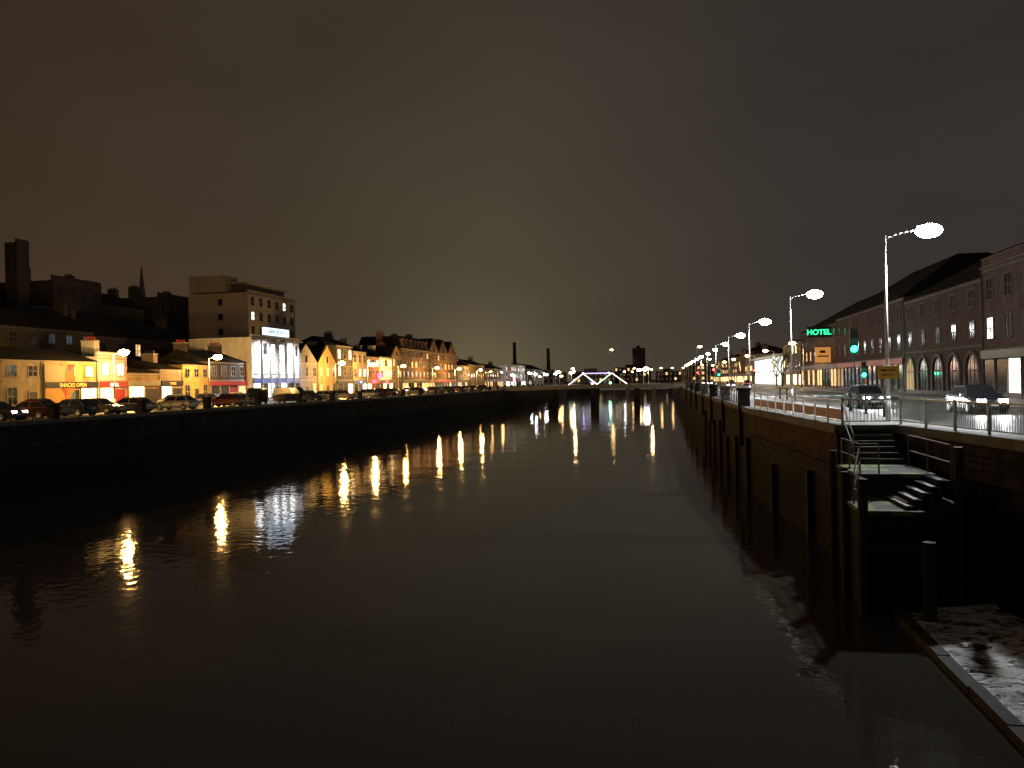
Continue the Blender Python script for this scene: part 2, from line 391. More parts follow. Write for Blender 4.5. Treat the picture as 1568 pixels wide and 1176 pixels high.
mb.box(10.95, 11.05, 25, 420, ROAD+.004, ROAD+.008)
mb.box(21.6, 21.7, 25, 420, ROAD+.004, ROAD+.008)
for i in range(9): mb.box(11.3+i*1.1, 11.85+i*1.1, 86, 89, ROAD+.004, ROAD+.008)
for y in range(46, 300, 6): mb.box(-56.1, -55.98, y, y+3, ROAD+.004, ROAD+.008)
for y in range(46, 300, 6): mb.box(-52, -47.4, y, y+.1, ROAD+.004, ROAD+.008)
obj('road_markings', mb, M['paintw'])

# ------------------------------------------------------------------ railings
def railing(name, pts, h, style, base, mat):
    e = empty(name); mb = MB(); mb2 = MB()
    for i in range(len(pts)-1):
        for a, b_ in along(pts[i], pts[i+1], 1.9):
            mb.segbox(a, b_, -.035, .035, base+h-.05, base+h+.01, .02)
            mb.segbox(a, b_, -.02, .02, base+.12, base+.16, 0)
            mb.box(a.x-.04, a.x+.04, a.y-.04, a.y+.04, base, base+h+.06)
            L_ = (b_-a).length; n = int(L_/.13)
            if style == 'bars':
                for k_ in range(1, n):
                    c = a.lerp(b_, k_/n); mb.box(c.x-.009, c.x+.009, c.y-.009, c.y+.009, base+.14, base+h-.03)
            elif style == 'panel':
                mb2.segbox(a, b_, -.012, .012, base+.2, base+h*.62, -.12)
                mb.segbox(a, b_, -.015, .015, base+h*.78, base+h*.81, 0)
            else:
                mb.segbox(a, b_, -.015, .015, base+h*.55, base+h*.58, 0)
    obj('rails_and_posts', mb, mat, e)
    if mb2.v: obj('infill_panels', mb2, M['railred'], e)
railing('quay_railing', [(7.0,33.15),(9.15,33.15),(10.35,25),(12.5,2)], 1.02, 'bars', ROAD+.17, M['railgreen'])
railing('quay_railing', [(5.6,51),(7.0,33.15)], .98, 'panel', ROAD+.17, M['steel'])
railing('quay_railing', [(4.75,168),(5.6,57)], .98, 'open', ROAD+.17, M['iron'])
e = empty('quay_railing'); mb = MB(); mb2 = MB()
y = 40.8
while y < 300:
    mb.box(LX-.42, LX+.10, y-.3, y+.3, ROAD+.16, ROAD+1.15); mb.box(LX-.5, LX+.16, y-.37, y+.37, ROAD+1.15, ROAD+1.3)
    for z in (.55, .95): mb2.cyl((LX-.15,y+.3,ROAD+z),(LX-.15,y+9.7,ROAD+z),.03,n=6)
    for q in range(1,5): mb2.cyl((LX-.15,y+q*2,ROAD+.16),(LX-.15,y+q*2,ROAD+1.0),.035,n=6)
    y += 10
obj('stone_piers', mb, M['quay'], e); obj('rails', mb2, M['iron'], e)

# ------------------------------------------------------------------ quay steps
e = empty('quay_steps')
mb = MB()
mb.box(5.95, 7.55, 25.5, 28.2, -1.5, 3.02)
mb.box(6.45, 8.8, 28.2, 32.9, -1.5, 3.82)
mb.box(7.3, 8.8, 26.2, 28.2, -1.5, 3.3)
obj('masonry_base', mb, M['quay'], e)
mb = MB()
mb.box(5.88, 7.63, 25.42, 28.2, 3.02, 3.14)
mb.box(6.38, 8.85, 28.2, 31.2, 3.82, 3.95)
obj('landings', mb, M['moss'], e)
mb = MB()
for i in range(5):
    mb.box(7.2+i*.30, 7.2+(i+1)*.30+.04, 25.7+i*.22, 28.19, 2.9+i*.17, 3.14+(i+1)*.17-.06)
for i in range(6):
    mb.box(7.0, 8.7, 31.2+i*.32, 31.2+(i+1)*.32, 3.7, 3.95+(i+1)*.2)
obj('steps_flight', mb, M['quay'], e)
mb = MB()
for i in range(5):
    mb.box(7.2+i*.30-.015, 7.2+i*.30+.12, 25.7+i*.22-.01, 27.2, 3.14+(i+1)*.17-.057, 3.14+(i+1)*.17-.03)
mb.box(5.86, 7.1, 25.40, 25.47, 3.142, 3.16)
obj('worn_nosings', mb, M['paving'], e)
mb = MB()
def rail(pts, h=1.0):
    for i, p in enumerate(pts):
        mb.cyl(p, (p[0],p[1],p[2]+h), .03, n=8)
        if i:
            q = pts[i-1]
            for f in (h, h*.5): mb.cyl((q[0],q[1],q[2]+f),(p[0],p[1],p[2]+f), .026, n=8)
rail([(6.5,28.3,3.95),(6.5,29.8,3.95),(6.5,31.1,3.95)])
rail([(6.5,28.3,3.95),(7.1,28.3,3.95)])
rail([(6.0,25.6,3.14),(6.0,27.0,3.14),(6.5,28.3,3.95)],.95)
rail([(8.78,26.6,3.95),(8.78,28.8,3.95),(8.78,30.9,3.95)], 1.1)
rail([(6.95,31.2,4.1),(6.95,33,5.2)])
obj('handrails', mb, M['gtrim'], e)
mb = MB()
for (x,y,zt,r_) in ((5.84,25.3,4.15,.15),(5.84,27.6,4.1,.14),(7.45,24.6,2.4,.2),(6.3,29.8,4.0,.15),(8.9,26.4,5.0,.15),(6.35,32.0,4.4,.15)):
    mb.cyl((x,y,-1.5),(x+.03,y,zt), r_*1.05, r_, 10)
for z in (.8,1.9): mb.box(5.75,7.7,25.3,25.48,z,z+.25)
obj('timber_piles', mb, M['timber'], e)

import mathutils
mb = MB(); nx, ny = 40, 150
for j in range(ny+1):
    for i in range(nx+1):
        x = 6.95 + 5.2*i/nx; y = 8 + 18.6*j/ny
        n1 = mathutils.noise.noise(Vector((x*1.2,y*2.2,0)))*.11 + mathutils.noise.noise(Vector((x*4,y*5,3)))*.05
        mb.v.append((x,y,.10+n1))
for j in range(ny):
    for i in range(nx):
        a = j*(nx+1)+i; mb.f.append((a,a+1,a+nx+2,a+nx+1)); mb.m.append(0)
obj('foaming_water', mb, M['foam'], smooth=True)
e = empty('submerged_apron_kerb')
mb = MB()
for j in range(9): mb.box(6.62+.02*(j%2), 6.95, 7+j*2.05, 7+j*2.05+2.02, -1, .20+.02*(j%3))
obj('kerb_timbers', mb, M['timber'], e)

# ------------------------------------------------------------------ bridges
e = empty('road_bridge')
mb = MB(); mb.box(-46, 13, -14, .7, 4.5, 5.62); obj('deck', mb, M['conc'], e)
mb = MB(); mb.box(-46, 13, .38, .68, 5.62, 6.55); mb.box(-46, 13, -14, -13.7, 5.62, 6.6); obj('parapets', mb, M['coping'], e)
mb = MB()
for x in (-30,-15): mb.box(x, x+2, -13.5, .2, -2, 4.5)
obj('piers', mb, M['quay'], e)

e = empty('road_bridge')
mb = MB()
n = 24; rings = []
for i in range(n+1):
    x = LX-1 + (4.5+2-LX)*i/n; t = (i/n-.5)*2; c = .35*(1-t*t)
    rings.append([(x,219,4.65+c),(x,232,4.65+c),(x,232,5.35+c),(x,219,5.35+c)])
mb.multiloft(rings); obj('deck', mb, M['conc'], e)
for (ya,yb2) in ((218.85,219.1),(232.0,232.25)):
    mb = MB(); rings=[]
    for i in range(n+1):
        x = LX-1 + (4.5+2-LX)*i/n; t = (i/n-.5)*2; c = .35*(1-t*t)
        rings.append([(x,ya,5.2+c),(x,yb2,5.2+c),(x,yb2,5.75+c),(x,ya,5.75+c)])
    mb.multiloft(rings); obj('parapet', mb, M['conc'], e)
mb = MB()
for x in (-32,-20,-8): mb.box(x, x+1.4, 219.6, 231.4, -2, 5.0)
obj('piers', mb, M['quay'], e)

e = empty('truss_bridge')
yb = 370
mb = MB(); mb.box(-46, 6, yb, yb+9, 4.2, 5.3)
for x in (-17,-5): mb.box(x, x+1.6, yb+.5, yb+8.5, -2, 4.2)
obj('deck', mb, M['conc'], e)
TH=10.6
P_ = [(-44,5.4),(-37,TH),(-30.5,5.4),(-23.5,TH),(-16.6,5.4)]
ms = MB(); m1 = MB(); m2 = MB(); m3 = MB()
for yy in (yb+.2, yb+8.8):
    for i in range(4):
        a, b_ = P_[i], P_[i+1]
        ms.cyl((a[0],yy,a[1]),(b_[0],yy,b_[1]),.22)
    ms.cyl((-37,yy,TH),(-23.5,yy,TH),.22)
    for x in (-40.5,-33.7,-27,-20): ms.cyl((x,yy,5.4),(x,yy,8.0),.12)
for x in (-37,-33.7,-27,-23.5): ms.cyl((x,yb+.2,TH),(x,yb+8.8,TH),.12)
obj('truss_members', ms, M['steel'], e)
yy = yb-.1
m1.cyl((-36.6,yy,TH+.05),(-24,yy,TH+.05),.13,n=6)
for a,b_ in ((0,1),(2,3)): m2.cyl((P_[a][0],yy,P_[a][1]),(P_[b_][0],yy,P_[b_][1]),.13,n=6)
for a,b_ in ((1,2),(3,4)): m3.cyl((P_[a][0],yy,P_[a][1]),(P_[b_][0],yy,P_[b_][1]),.13,n=6)
obj('purple_light_strip', m1, M['purple'], e); obj('green_light_strips', m2, M['greenled'], e); obj('yellow_light_strips', m3, M['yellowled'], e)
mb=MB(); mb.box(-33.0,-32.2,yb-.4,yb-.1,5.6,6.4); mb.box(-37.2,-36.8,yb-.35,yb-.1,TH-.1,TH+.35); obj('purple_floodlamps',mb,M['purplespot'],e)
mb=MB(); mb.box(-24.6,-23.8,yb-.4,yb-.1,5.6,6.3); obj('green_floodlamp',mb,M['greenspot'],e)

# ------------------------------------------------------------------ street lamps
def lamp_right(y, x=9.5, H=8.0, arm=1.75, power=3800, mat='led', col=(.93,.97,1), name='street_lamp', flip=1, big=1.0, cut=150, base=ROAD):
    e = empty(name, loc=(x,y,base+.1))
    mb = MB()
    mb.cyl((0,0,0),(0,0,1.1),.11,.10,12); mb.cyl((0,0,1.1),(0,0,H-.15),.075,.05,12)
    mb.cyl((0,0,H-.4),(0,0,H+.02),.065,.05,12)
    pr = (0,0,H-.1)
    for i in range(1,7):
        t = i/6; p = (flip*arm*t*.8, 0, H-.1+.28*math.sin(t*math.pi/2)); mb.cyl(pr,p,.038,.034,8); pr = p
    mb.box(-.12,.12,-.1,.1,.0,.05)
    mb.ball((flip*(arm*.8+.32),0,H+.27+.06*big), .46,.2,.08)
    obj('pole_and_arm', mb, M['steel'], e, True)
    lx = flip*(arm*.8+.36)
    m2 = MB(); m2.ball((lx,0,H+.13), .42*big,.30*big,.23*big); obj('lantern', m2, M[mat], e, True)
    if power:
        zl = H+.13-.26*big-.1
        if cut: light('lamp_light', (lx,0,zl), col, power, .2, e, spot=cut, target=(lx,0,zl-1), blend=.35)
        else: light('lamp_light', (lx,0,zl), col, power, .2, e)
    return e
for i, y in enumerate((36.2, 61.8, 90.6, 118.6, 147, 175, 203)):
    lamp_right(y, power=(5600,6500,6000,5000,4200,3000,3000)[i], big=(1.3,1.4,1.5,1.5,1.3,1.1,1.1)[i])
for y in (231, 262, 292, 322, 352, 384): lamp_right(y, x=9.2, power=0, mat='warmfar' if y>240 else 'ledfar', H=8, big=1.5)
for y in (140, 176, 212, 252, 290): lamp_right(y, x=23.5, power=2400 if y<260 else 0, mat='warmfar', H=7.5, col=(1,.62,.28), flip=-1, big=1.3)
for y in (48, 79, 98.1, 140.5, 157, 176.6, 204.8, 228, 256):
    lamp_right(y, x=-61.3, H=6.2, arm=1.2, power=(5000 if y<130 else 4400), mat='sodium', col=(1,.54,.15), big=1.5 if y<170 else 1.3, flip=1, cut=None)
lamp_right(136, x=-70.5, H=9, arm=1.0, power=1800, mat='sodium', col=(1,.62,.28), big=.5, flip=-1, cut=None)  # added yard lamp, no known source, brightens the apartment block end
for x in (-26,-4): lamp_right(226, x=x, H=4.2, arm=.6, power=900, mat='warmfar', col=(1,.6,.25), big=.7, cut=None, base=5.6)  # lamps added to give the far bridge deck and parapet warm light
e = empty('direction_sign', loc=(9.5,36.08,0))
mb = MB(); mb.box(-.42,.42,-.03,0,ROAD+1.95,ROAD+2.5); obj('yellow_face', mb, M['yboard'], e)
mb = MB(); mb.box(-.3,-.05,-.036,-.03,ROAD+2.28,ROAD+2.36); mb.box(.0,.3,-.036,-.03,ROAD+2.29,ROAD+2.35); mb.box(-.3,.15,-.036,-.03,ROAD+2.10,ROAD+2.15)
obj('lettering', mb, M['blackpaint'], e)
mb = MB()
for z in (2.1,2.4): mb.box(-.1,.1,0,.06,ROAD+z,ROAD+z+.04)
obj('brackets', mb, M['steel'], e)

def far_lamp(x, y, z, mat, r=.45):
    e = empty('street_lamp', loc=(x,y,ROAD))
    mb = MB(); mb.cyl((0,0,0),(0,0,z),.1,.06,8); mb.cyl((0,0,z),(1.0,0,z+.2),.04,.04,6); obj('pole_and_arm', mb, M['steel'], e)
    m2 = MB(); m2.ball((1.2,0,z+.05), r*1.2, r*.8, r*.6, 10, 6); obj('lantern', m2, M[mat], e, True)
for a in [(-70,332,5,'ledfar',1.0),(-46.5,344,6,'warmfar',.9),(-44,372,6,'warmfar',.8),(-30,430,6,'ledfar'),(-12,371,6.5,'warmfar',.9),(-16,420,8,'warmfar'),
          (-9,378,7,'ledfar',1.3),(-2,430,8,'warmfar'),(4,440,8,'warmfar'),(10,450,8,'warmfar'),(-62,360,6,'ledfar',.8),(-66,400,6,'ledfar',.8),(-75,420,8,'ledfar',.8),
          (-58,420,6,'ledfar',.8),(-52,450,9,'ledfar',.7),(-55,480,7,'warmfar'),(-85,500,9,'warmfar'),(-34,520,22,'warmfar',.8),(14,330,15,'warmfar',.7),(16,300,9,'warmfar'),(19,420,9,'warmfar'),(22,380,8,'warmfar'),(-63,300,6,'sodium',.3),(-63,280,6,'sodium',.3),
          (-24,480,7,'ledfar'),(-20,500,7,'warmfar'),(-50,330,5,'ledfar',.7),(-48,300,4,'warmfar',.4),(-62,318,5,'ledfar',.6),(-70,450,7,'ledfar',.9),(-60,460,5,'warmfar',.7)]: far_lamp(*a)

# ------------------------------------------------------------------ buildings
def text(s, parent, loc, size, mat, side):
    c = bpy.data.curves.new('lettering','FONT'); c.body = s; c.size = size; c.extrude=.02; c.align_x='CENTER'; c.materials.append(M[mat])
    o = bpy.data.objects.new('lettering', c); scene.collection.objects.link(o); o.location = loc
    o.rotation_euler = (math.pi/2,0,math.pi/2 if side>0 else -math.pi/2); o.parent = parent

def house(name, side, xf, y0, y1, H, depth, ns, nb, wm, roof='gable', rh=2.5, shop=None, litp=.15, chim=1, lit='litw', sign=None, trim='trim', gh=3.3, arches=False, endwin=False):
    e = empty(name)
    X = lambda b: xf + side*b
    z = ROAD
    W = MB(); Rf = MB(); G = MB(); T = MB(); Lt = MB(); D = MB()
    def fb(mb, a0,a1,b0,b1,z0,z1): mb.box(X(b0),X(b1),a0,a1,z+z0,z+z1)
    fb(W, y0,y1-.004,-depth,0,-.5,H)
    fb(T, y0+.05,y1-.05,0,.07,H-.35,H-.12)
    fb(T, y0+.05,y1-.05,0,.05,gh-.08 if ns>1 else H-.6,gh+.08 if ns>1 else H-.5)
    fb(T, y0+.02,y1-.03,0,.04,0,.45)
    bw = (y1-y0)/nb
    sh = (H-gh-.3)/max(1,ns-1)
    for s in range(1 if (shop or arches) else 0, ns):
        zb = 0 if s==0 else gh+(s-1)*sh
        hh = gh if s==0 else sh
        for i in range(nb):
            c = y0+(i+.5)*bw; ww = min(1.15,bw*.46)/2; wz0 = zb+hh*.27; wz1 = zb+hh*.80
            if s==0 and i==nb//2:
                fb(D,c-.5,c+.5,0,.03,0,2.15); fb(T,c-.62,c-.5,0,.08,0,2.3); fb(T,c+.5,c+.62,0,.08,0,2.3); fb(T,c-.5,c+.5,0,.08,2.15,2.3); continue
            tgt = Lt if R.random()<litp else G
            fb(tgt,c-ww,c+ww,0,.02,wz0,wz1)
            fb(T,c-ww-.11,c-ww,0,.06,wz0,wz1); fb(T,c+ww,c+ww+.11,0,.06,wz0,wz1); fb(T,c-ww-.11,c+ww+.11,0,.07,wz1,wz1+.13)
            fb(T,c-ww-.15,c+ww+.15,0,.13,wz0-.1,wz0)
            fb(T,c-.03,c+.03,.02,.04,wz0,wz1); fb(T,c-ww,c-.03,.02,.045,(wz0+wz1)/2-.03,(wz0+wz1)/2+.03); fb(T,c+.03,c+ww,.02,.045,(wz0+wz1)/2-.03,(wz0+wz1)/2+.03)
    if endwin:
        for s in range(3,ns):
            zb = gh+(s-1)*sh
            b0 = -depth+6.5
            G.box(X(b0),X(b0+1.0),y0-.02,y0,z+zb+sh*.3,z+zb+sh*.7)
            T.box(X(b0-.1),X(b0+1.1),y0-.1,y0,z+zb+sh*.22,z+zb+sh*.29)
    if shop:
        fb(T if shop=='plain' else D, y0+.15,y1-.15,.04,.22,gh-.75,gh-.1)
        n_ = max(2,int((y1-y0)/2.2)); pw2=(y1-y0-.4)/n_
        for i in range(n_):
            a0 = y0+.2+i*pw2
            if i==n_//2: fb(D,a0+.2,a0+pw2-.2,0,.03,0,2.3)
            else: fb(Lt if R.random()<(.6 if litp>.14 else .12) else G, a0+.1,a0+pw2-.1,0,.03,.55,gh-.85)
            fb(T,a0-.06,a0+.06,0,.14,.0,gh-.76)
    if arches:
        na = nb; aw=(y1-y0)/na
        for i in range(na):
            c=y0+(i+.5)*aw; r_=aw*.33; zs=2.35
            pts=[(c-r_,0.05),(c+r_,0.05)]+[(c+r_*math.cos(t*math.pi/12),zs+r_*math.sin(t*math.pi/12)) for t in range(0,13)]
            tgt = Lt if R.random()<litp else G
            tgt.loft([(X(.0),p[0],z+p[1]) for p in pts],[(X(.03),p[0],z+p[1]) for p in pts])
            for t in range(12):
                t0=t*math.pi/12; t1=t0+math.pi/12
                q=[(c+r*math.cos(t_),zs+r*math.sin(t_)) for r,t_ in ((r_,t0),(r_+.28,t0),(r_+.28,t1),(r_,t1))]
                T.loft([(X(.0),p[0],z+p[1]) for p in q],[(X(.16),p[0],z+p[1]) for p in q])
            fb(T,c-r_-.28,c-r_,0,.16,.45,zs); fb(T,c+r_,c+r_+.28,0,.16,.45,zs)
            for d_ in (-.33,.33): fb(T,c+d_*r_-.03,c+d_*r_+.03,.03,.06,.1,zs+r_*.9)
            fb(T,c-r_,c+r_,.03,.06,zs-.05,zs+.05)
    o_=.3
    if roof=='gable':
        sec=[(o_,H-.06),(-depth/2,H+rh),(-depth-o_,H-.06)]
        Rf.loft([(X(b),y0-.04,z+q) for b,q in sec],[(X(b),y1+.02,z+q) for b,q in sec])
    elif roof=='front':
        ng=max(1,int(round((y1-y0)/9)));gw=(y1-y0)/ng
        for g_ in range(ng):
            a=y0+g_*gw; sec=[(a-.0,H-.06),(a+gw/2,H+rh),(a+gw-.01,H-.06)]
            W.loft([(X(0),p,z+q) for p,q in sec],[(X(-.3),p,z+q) for p,q in sec])
            sec2=[(a-.15,H-.02),(a+gw/2,H+rh+.15),(a+gw+.13,H-.02)]
            Rf.loft([(X(-.3),p,z+q) for p,q in sec2],[(X(-depth),p,z+q) for p,q in sec2])
            cc=a+gw/2; fb(G,cc-.4,cc+.4,0,.02,H+.1,H+.1+rh*.35); fb(T,cc-.5,cc+.5,0,.1,H,H+.1)
    elif roof=='hip':
        A=[(X(o_),y0-.1),(X(o_),y1+.1),(X(-depth-o_),y1+.1),(X(-depth-o_),y0-.1)]
        i_=depth*.42
        B=[(X(-i_),y0+i_),(X(-i_),y1-i_),(X(-depth+i_),y1-i_),(X(-depth+i_),y0+i_)]
        Rf.loft([(p[0],p[1],z+H) for p in A],[(p[0],p[1],z+H+rh) for p in B])
    elif roof=='mansard':
        A=[(X(.1),y0-.0),(X(.1),y1),(X(-depth),y1),(X(-depth),y0)]
        B=[(X(-1.1),y0+.9),(X(-1.1),y1-.9),(X(-depth+1),y1-.9),(X(-depth+1),y0+.9)]
        Rf.loft([(p[0],p[1],z+H) for p in A],[(p[0],p[1],z+H+rh) for p in B])
        for i in range(nb):
            c=y0+(i+.5)*bw
            if c-y0<1.2 or y1-c<1.2: continue
            fb(W,c-.65,c+.65,-1.6,-.1,H+.2,H+rh*.78); fb(G,c-.42,c+.42,-.1,-.08,H+.45,H+rh*.66)
            sec=[(c-.8,H+rh*.78),(c,H+rh*.78+.6),(c+.8,H+rh*.78)]
            Rf.loft([(X(.0),p,z+q) for p,q in sec],[(X(-1.7),p,z+q) for p,q in sec])
    else:
        fb(T,y0-.03,y1-.01,-.32,.14,H,H+.16); fb(W,y0+.02,y1-.05,-.28,-.02,H+.16,H+.16+max(.3,rh*.3))
        fb(T,y0-.02,y1-.02,-.33,.03,H+.16+max(.3,rh*.3),H+.26+max(.3,rh*.3))
    for c_ in range(chim):
        yc = y1-.7 if c_==0 else (y0+.7 if c_==1 else (y0+y1)/2)
        zt = H+(rh if roof!='flat' else 1.2)+.9
        fb(W,yc-.45,yc+.45,-depth/2-.9,-depth/2+.9,H-.1,zt); fb(T,yc-.52,yc+.52,-depth/2-1,-depth/2+1,zt,zt+.12)
        for k_ in (-.6,-.2,.2,.6): D.cyl((X(-depth/2+k_),yc,z+zt+.1),(X(-depth/2+k_),yc,z+zt+.55),.12,.1,8)
    D.cyl((X(.08),y1-.25,z),(X(.08),y1-.25,z+H-.1),.05,n=6)
    obj('walls',W,wm if not isinstance(wm,str) else M[wm],e)
    if Rf.v: obj('roof',Rf,M['slate'],e)
    if G.v: obj('windows',G,M['glass'],e)
    if Lt.v: obj('lit_windows',Lt,M[lit],e)
    obj('trim',T,M[trim],e)
    obj('doors_and_pipes',D,M[shop] if shop and shop in M else M['darktrim'],e)
    if sign:
        s_, smat, size = sign
        text(s_, e, (X(.235),(y0+y1)/2,z+gh-.66), size, smat, side)
    return e

FX=-65
house('shop_building',1,FX,44,58,6.4,9,2,4,'grey','gable',2.2,shop='bluepaint',chim=1,litp=.1)
house('rendered_house',1,FX,58.01,67.3,5.7,9,2,4,'cream','gable',1.6,chim=1,litp=.1)
house('rendered_house',1,FX,67.31,72.7,5.6,9,2,2,'cream','gable',1.5,chim=0,litp=.3,lit='litw')
e_m = house('mural_building',1,FX,72.71,81,5.6,9,2,3,'yellow','gable',1.5,shop='blackpaint',chim=0,litp=.3,sign=('SNACKS OPEN','signyellow',.62),lit='litb')
mb=MB(); mb.box(FX+.0,FX+.17,72.8,77.2,ROAD+.5,ROAD+5.15); obj('mural',mb,M['mural'],e_m)
house('shop_building',1,FX,81.01,86.1,6.2,9,2,2,'white','flat',1,shop='redpaint',chim=1,litp=.25,sign=('GRILL','litc',.6),lit='litb')
house('shop_building',1,FX,86.11,92.5,4.4,9,1,3,'ochre','gable',1.0,shop='plain',chim=0,litp=.5,lit='litb',gh=3.4)
house('shop_building',1,FX,92.51,97.5,4.9,9,1,2,'tan','gable',1.2,shop='blackpaint',chim=1,litp=.4,gh=3.4,sign=('TYRES','signyellow',.5),lit='litc')
house('rendered_house',1,FX,97.51,104,5.6,9,2,3,'yellow','gable',1.2,chim=0,litp=.3)
house('public_house',1,FX,104.01,114.4,6.2,10,2,4,'dark','gable',1.8,shop='redpaint',chim=2,litp=.2)
wb = house('white_hotel',1,FX+1,114.41,131,10.2,11,3,6,'white','flat',1,shop='bluepaint',chim=0,litp=.85,lit='floodwin',gh=3.6,trim='gtrim')
mb=MB(); mb.box(FX+.6,FX+1.1,118.6,127,ROAD+10.75,ROAD+12.0); obj('roof_sign_box',mb,M['signwhite'],wb)
text('HARBOUR HOTEL',wb,(FX+1.13,122.8,ROAD+11.1),.85,'bluepaint',1)
mb=MB()
for yy in (116.5,120.5,124.5,128.5):
    mb.cyl((FX+1,yy,ROAD+9.6),(FX+2.6,yy,ROAD+9.9),.04); mb.box(FX+2.4,FX+2.8,yy-.25,yy+.25,ROAD+9.82,ROAD+10.0)
for yy in (117.3,120.1,122.9,125.7,128.5): mb.box(FX+1.07,FX+1.35,yy-.14,yy+.14,ROAD,ROAD+10.1)
obj('floodlight_arms',mb,M['grey'],wb)
for yy in (117.5,127.5):
    light('floodlight',(FX+4.5,yy,ROAD+8.9),(.90,.95,1),5200,.15,wb,spot=140,target=(FX+1,yy,ROAD+4.5))
house('rendered_house',1,FX,131.01,140.8,6.6,10,2,3,'grey','front',3.4,chim=1,litp=.15)
house('gabled_house',1,FX,140.81,149.5,6.6,10,2,3,'yellow','front',3.6,chim=1,litp=.2)
house('shop_building',1,FX,149.51,158,10.5,10,3,3,'dark','gable',2,shop='blackpaint',litp=.2,lit='litb')
house('shop_building',1,FX,158.01,166,9.6,10,3,3,'cream','gable',1.8,shop='bluepaint',litp=.3,lit='litc',sign=('BAR','signblue',.6))
cz=house('shop_building',1,FX,166.01,174,8.6,10,3,3,'pink','gable',1.8,shop='redpaint',litp=.35,lit='litb',sign=('CASINO','signred',.9))
mb=MB(); mb.box(FX+.05,FX+1.1,172.6,172.85,ROAD+3.6,ROAD+4.9); obj('projecting_red_lightbox',mb,M['redbox'],cz)
house('shop_building',1,FX,174.01,183,8.8,10,3,3,'white','gable',2.0,shop='blackpaint',litp=.3,lit='litb',sign=('PIZZA','signred',.7))
house('rendered_house',1,FX,183.01,190,9.2,10,3,3,'ochre','front',2.6,litp=.25)
house('victorian_building',1,FX,190.01,214,11.4,12,4,7,'brick','mansard',3.2,shop='blackpaint',litp=.15,chim=3,lit='litw')
house('victorian_building',1,FX,214.01,244,11.2,12,4,8,'brick','front',4.0,shop='redpaint',litp=.15,chim=2,lit='litw')
house('rendered_house',1,FX,244.5,262,8,10,2,5,'grey','gable',2,shop='blackpaint',litp=.15)
house('rendered_house',1,FX,262.1,284,8.6,10,3,6,'cream','gable',2,litp=.2)
house('rendered_house',1,FX,284.1,318,7.6,10,2,8,'tan','gable',2,shop='bluepaint',litp=.2)
house('office_building',1,FX,324,372,9.5,14,3,12,'white','flat',1,shop='plain',litp=.5,lit='litc',chim=0)
house('warehouse',1,FX,376,430,8.5,14,2,12,'grey','gable',3,litp=.35,lit='litc',chim=0)

BX=-98
K=dict(trim='darktrim')
house('chimney_tower',1,BX,105,107.4,25.5,2.2,1,1,'sil','flat',1,chim=0,litp=0,**K)
house('dark_terrace',1,BX,107.5,112,16,10,5,2,'sil','gable',2.5,litp=0,chim=1,**K)
house('dark_tenement',1,BX,112.1,123.5,20.5,12,6,4,'sil','flat',2.0,litp=.04,chim=2,lit='litc',**K)
house('dark_tenement',1,BX,123.6,135,17.6,12,5,4,'sil','gable',3.0,litp=0,chim=2,**K)
house('dark_tenement',1,BX,139.6,151.5,20.6,12,5,4,'sil','flat',2,litp=.04,chim=2,lit='litc',**K)
house('dark_terrace',1,-84,60,84,12,10,4,7,'sil','gable',2,litp=0,chim=2,**K)
house('dark_terrace',1,-84,84.1,104,11,10,4,6,'sil','gable',3,litp=0,chim=2,**K)
house('dark_terrace',1,-84,104.1,128,10.5,10,3,6,'sil','gable',3,litp=.03,chim=2,**K)
house('dark_terrace',1,BX,84,104,13,12,4,6,'sil','gable',3,litp=0.03,chim=2,**K)
house('dark_terrace',1,BX,152,190,11,12,4,10,'sil','gable',3,litp=.03,chim=2,**K)
e=empty('church_spire'); mb=MB(); mb.box(-182,-178.5,246,249.5,ROAD,ROAD+28); obj('tower',mb,M['stone'],e)
mb=MB(); mb.loft([(-181.6,246.4,ROAD+28),(-178.9,246.4,ROAD+28),(-178.9,249.1,ROAD+28),(-181.6,249.1,ROAD+28)],[(-180.4,247.6,ROAD+46),(-180.2,247.6,ROAD+46),(-180.2,247.8,ROAD+46),(-180.4,247.8,ROAD+46)]); obj('spire',mb,M['stone'],e)
ab = house('apartment_block',1,-80,142,162,21,13,7,6,'block','flat',1,litp=.13,chim=0,lit='litc',gh=3.2,endwin=True,trim='gtrim')
mb=MB(); mb.box(-91.5,-81.5,144,160,ROAD+21.3,ROAD+23.0); obj('penthouse',mb,M['dark'],ab)
mb=MB(); mb.box(-92.3,-80.8,143.2,161,ROAD+23.0,ROAD+23.3); mb.box(-92.9,-85,142.15,147,ROAD+21.3,ROAD+24.6); obj('penthouse_roof',mb,M['block'],ab)

RX=26
T2=dict(trim='gtrim')
house('stone_office',-1,RX,36,54,11.6,14,3,6,'sandst','flat',2,arches=True,litp=.05,chim=0,gh=4.2,**T2)
house('stone_office',-1,RX,54.01,71,10.6,14,3,5,'sandst','flat',2,shop='blackpaint',litp=.10,chim=2,gh=4.0,lit='litc',**T2)
house('arcaded_building',-1,RX,71.01,92.3,10.0,16,3,5,'dkbrick','hip',4,arches=True,litp=.08,chim=0,gh=4.4,lit='litdim',**T2)
house('brick_warehouse',-1,RX,92.31,126,10.6,20,3,9,'dkbrick','hip',5.6,shop='redpaint',litp=.06,chim=0,gh=4,lit='litdim',**T2)
house('brick_warehouse',-1,RX,126.01,157,10.2,20,3,8,'dkbrick','hip',5,shop='blackpaint',litp=.15,chim=0,gh=4,lit='litw',**T2)
e=empty('green_neon_sign'); mb=MB(); mb.box(RX-3.6,RX,130,130.25,ROAD+8.2,ROAD+9.9); obj('backing',mb,M['blackpaint'],e)
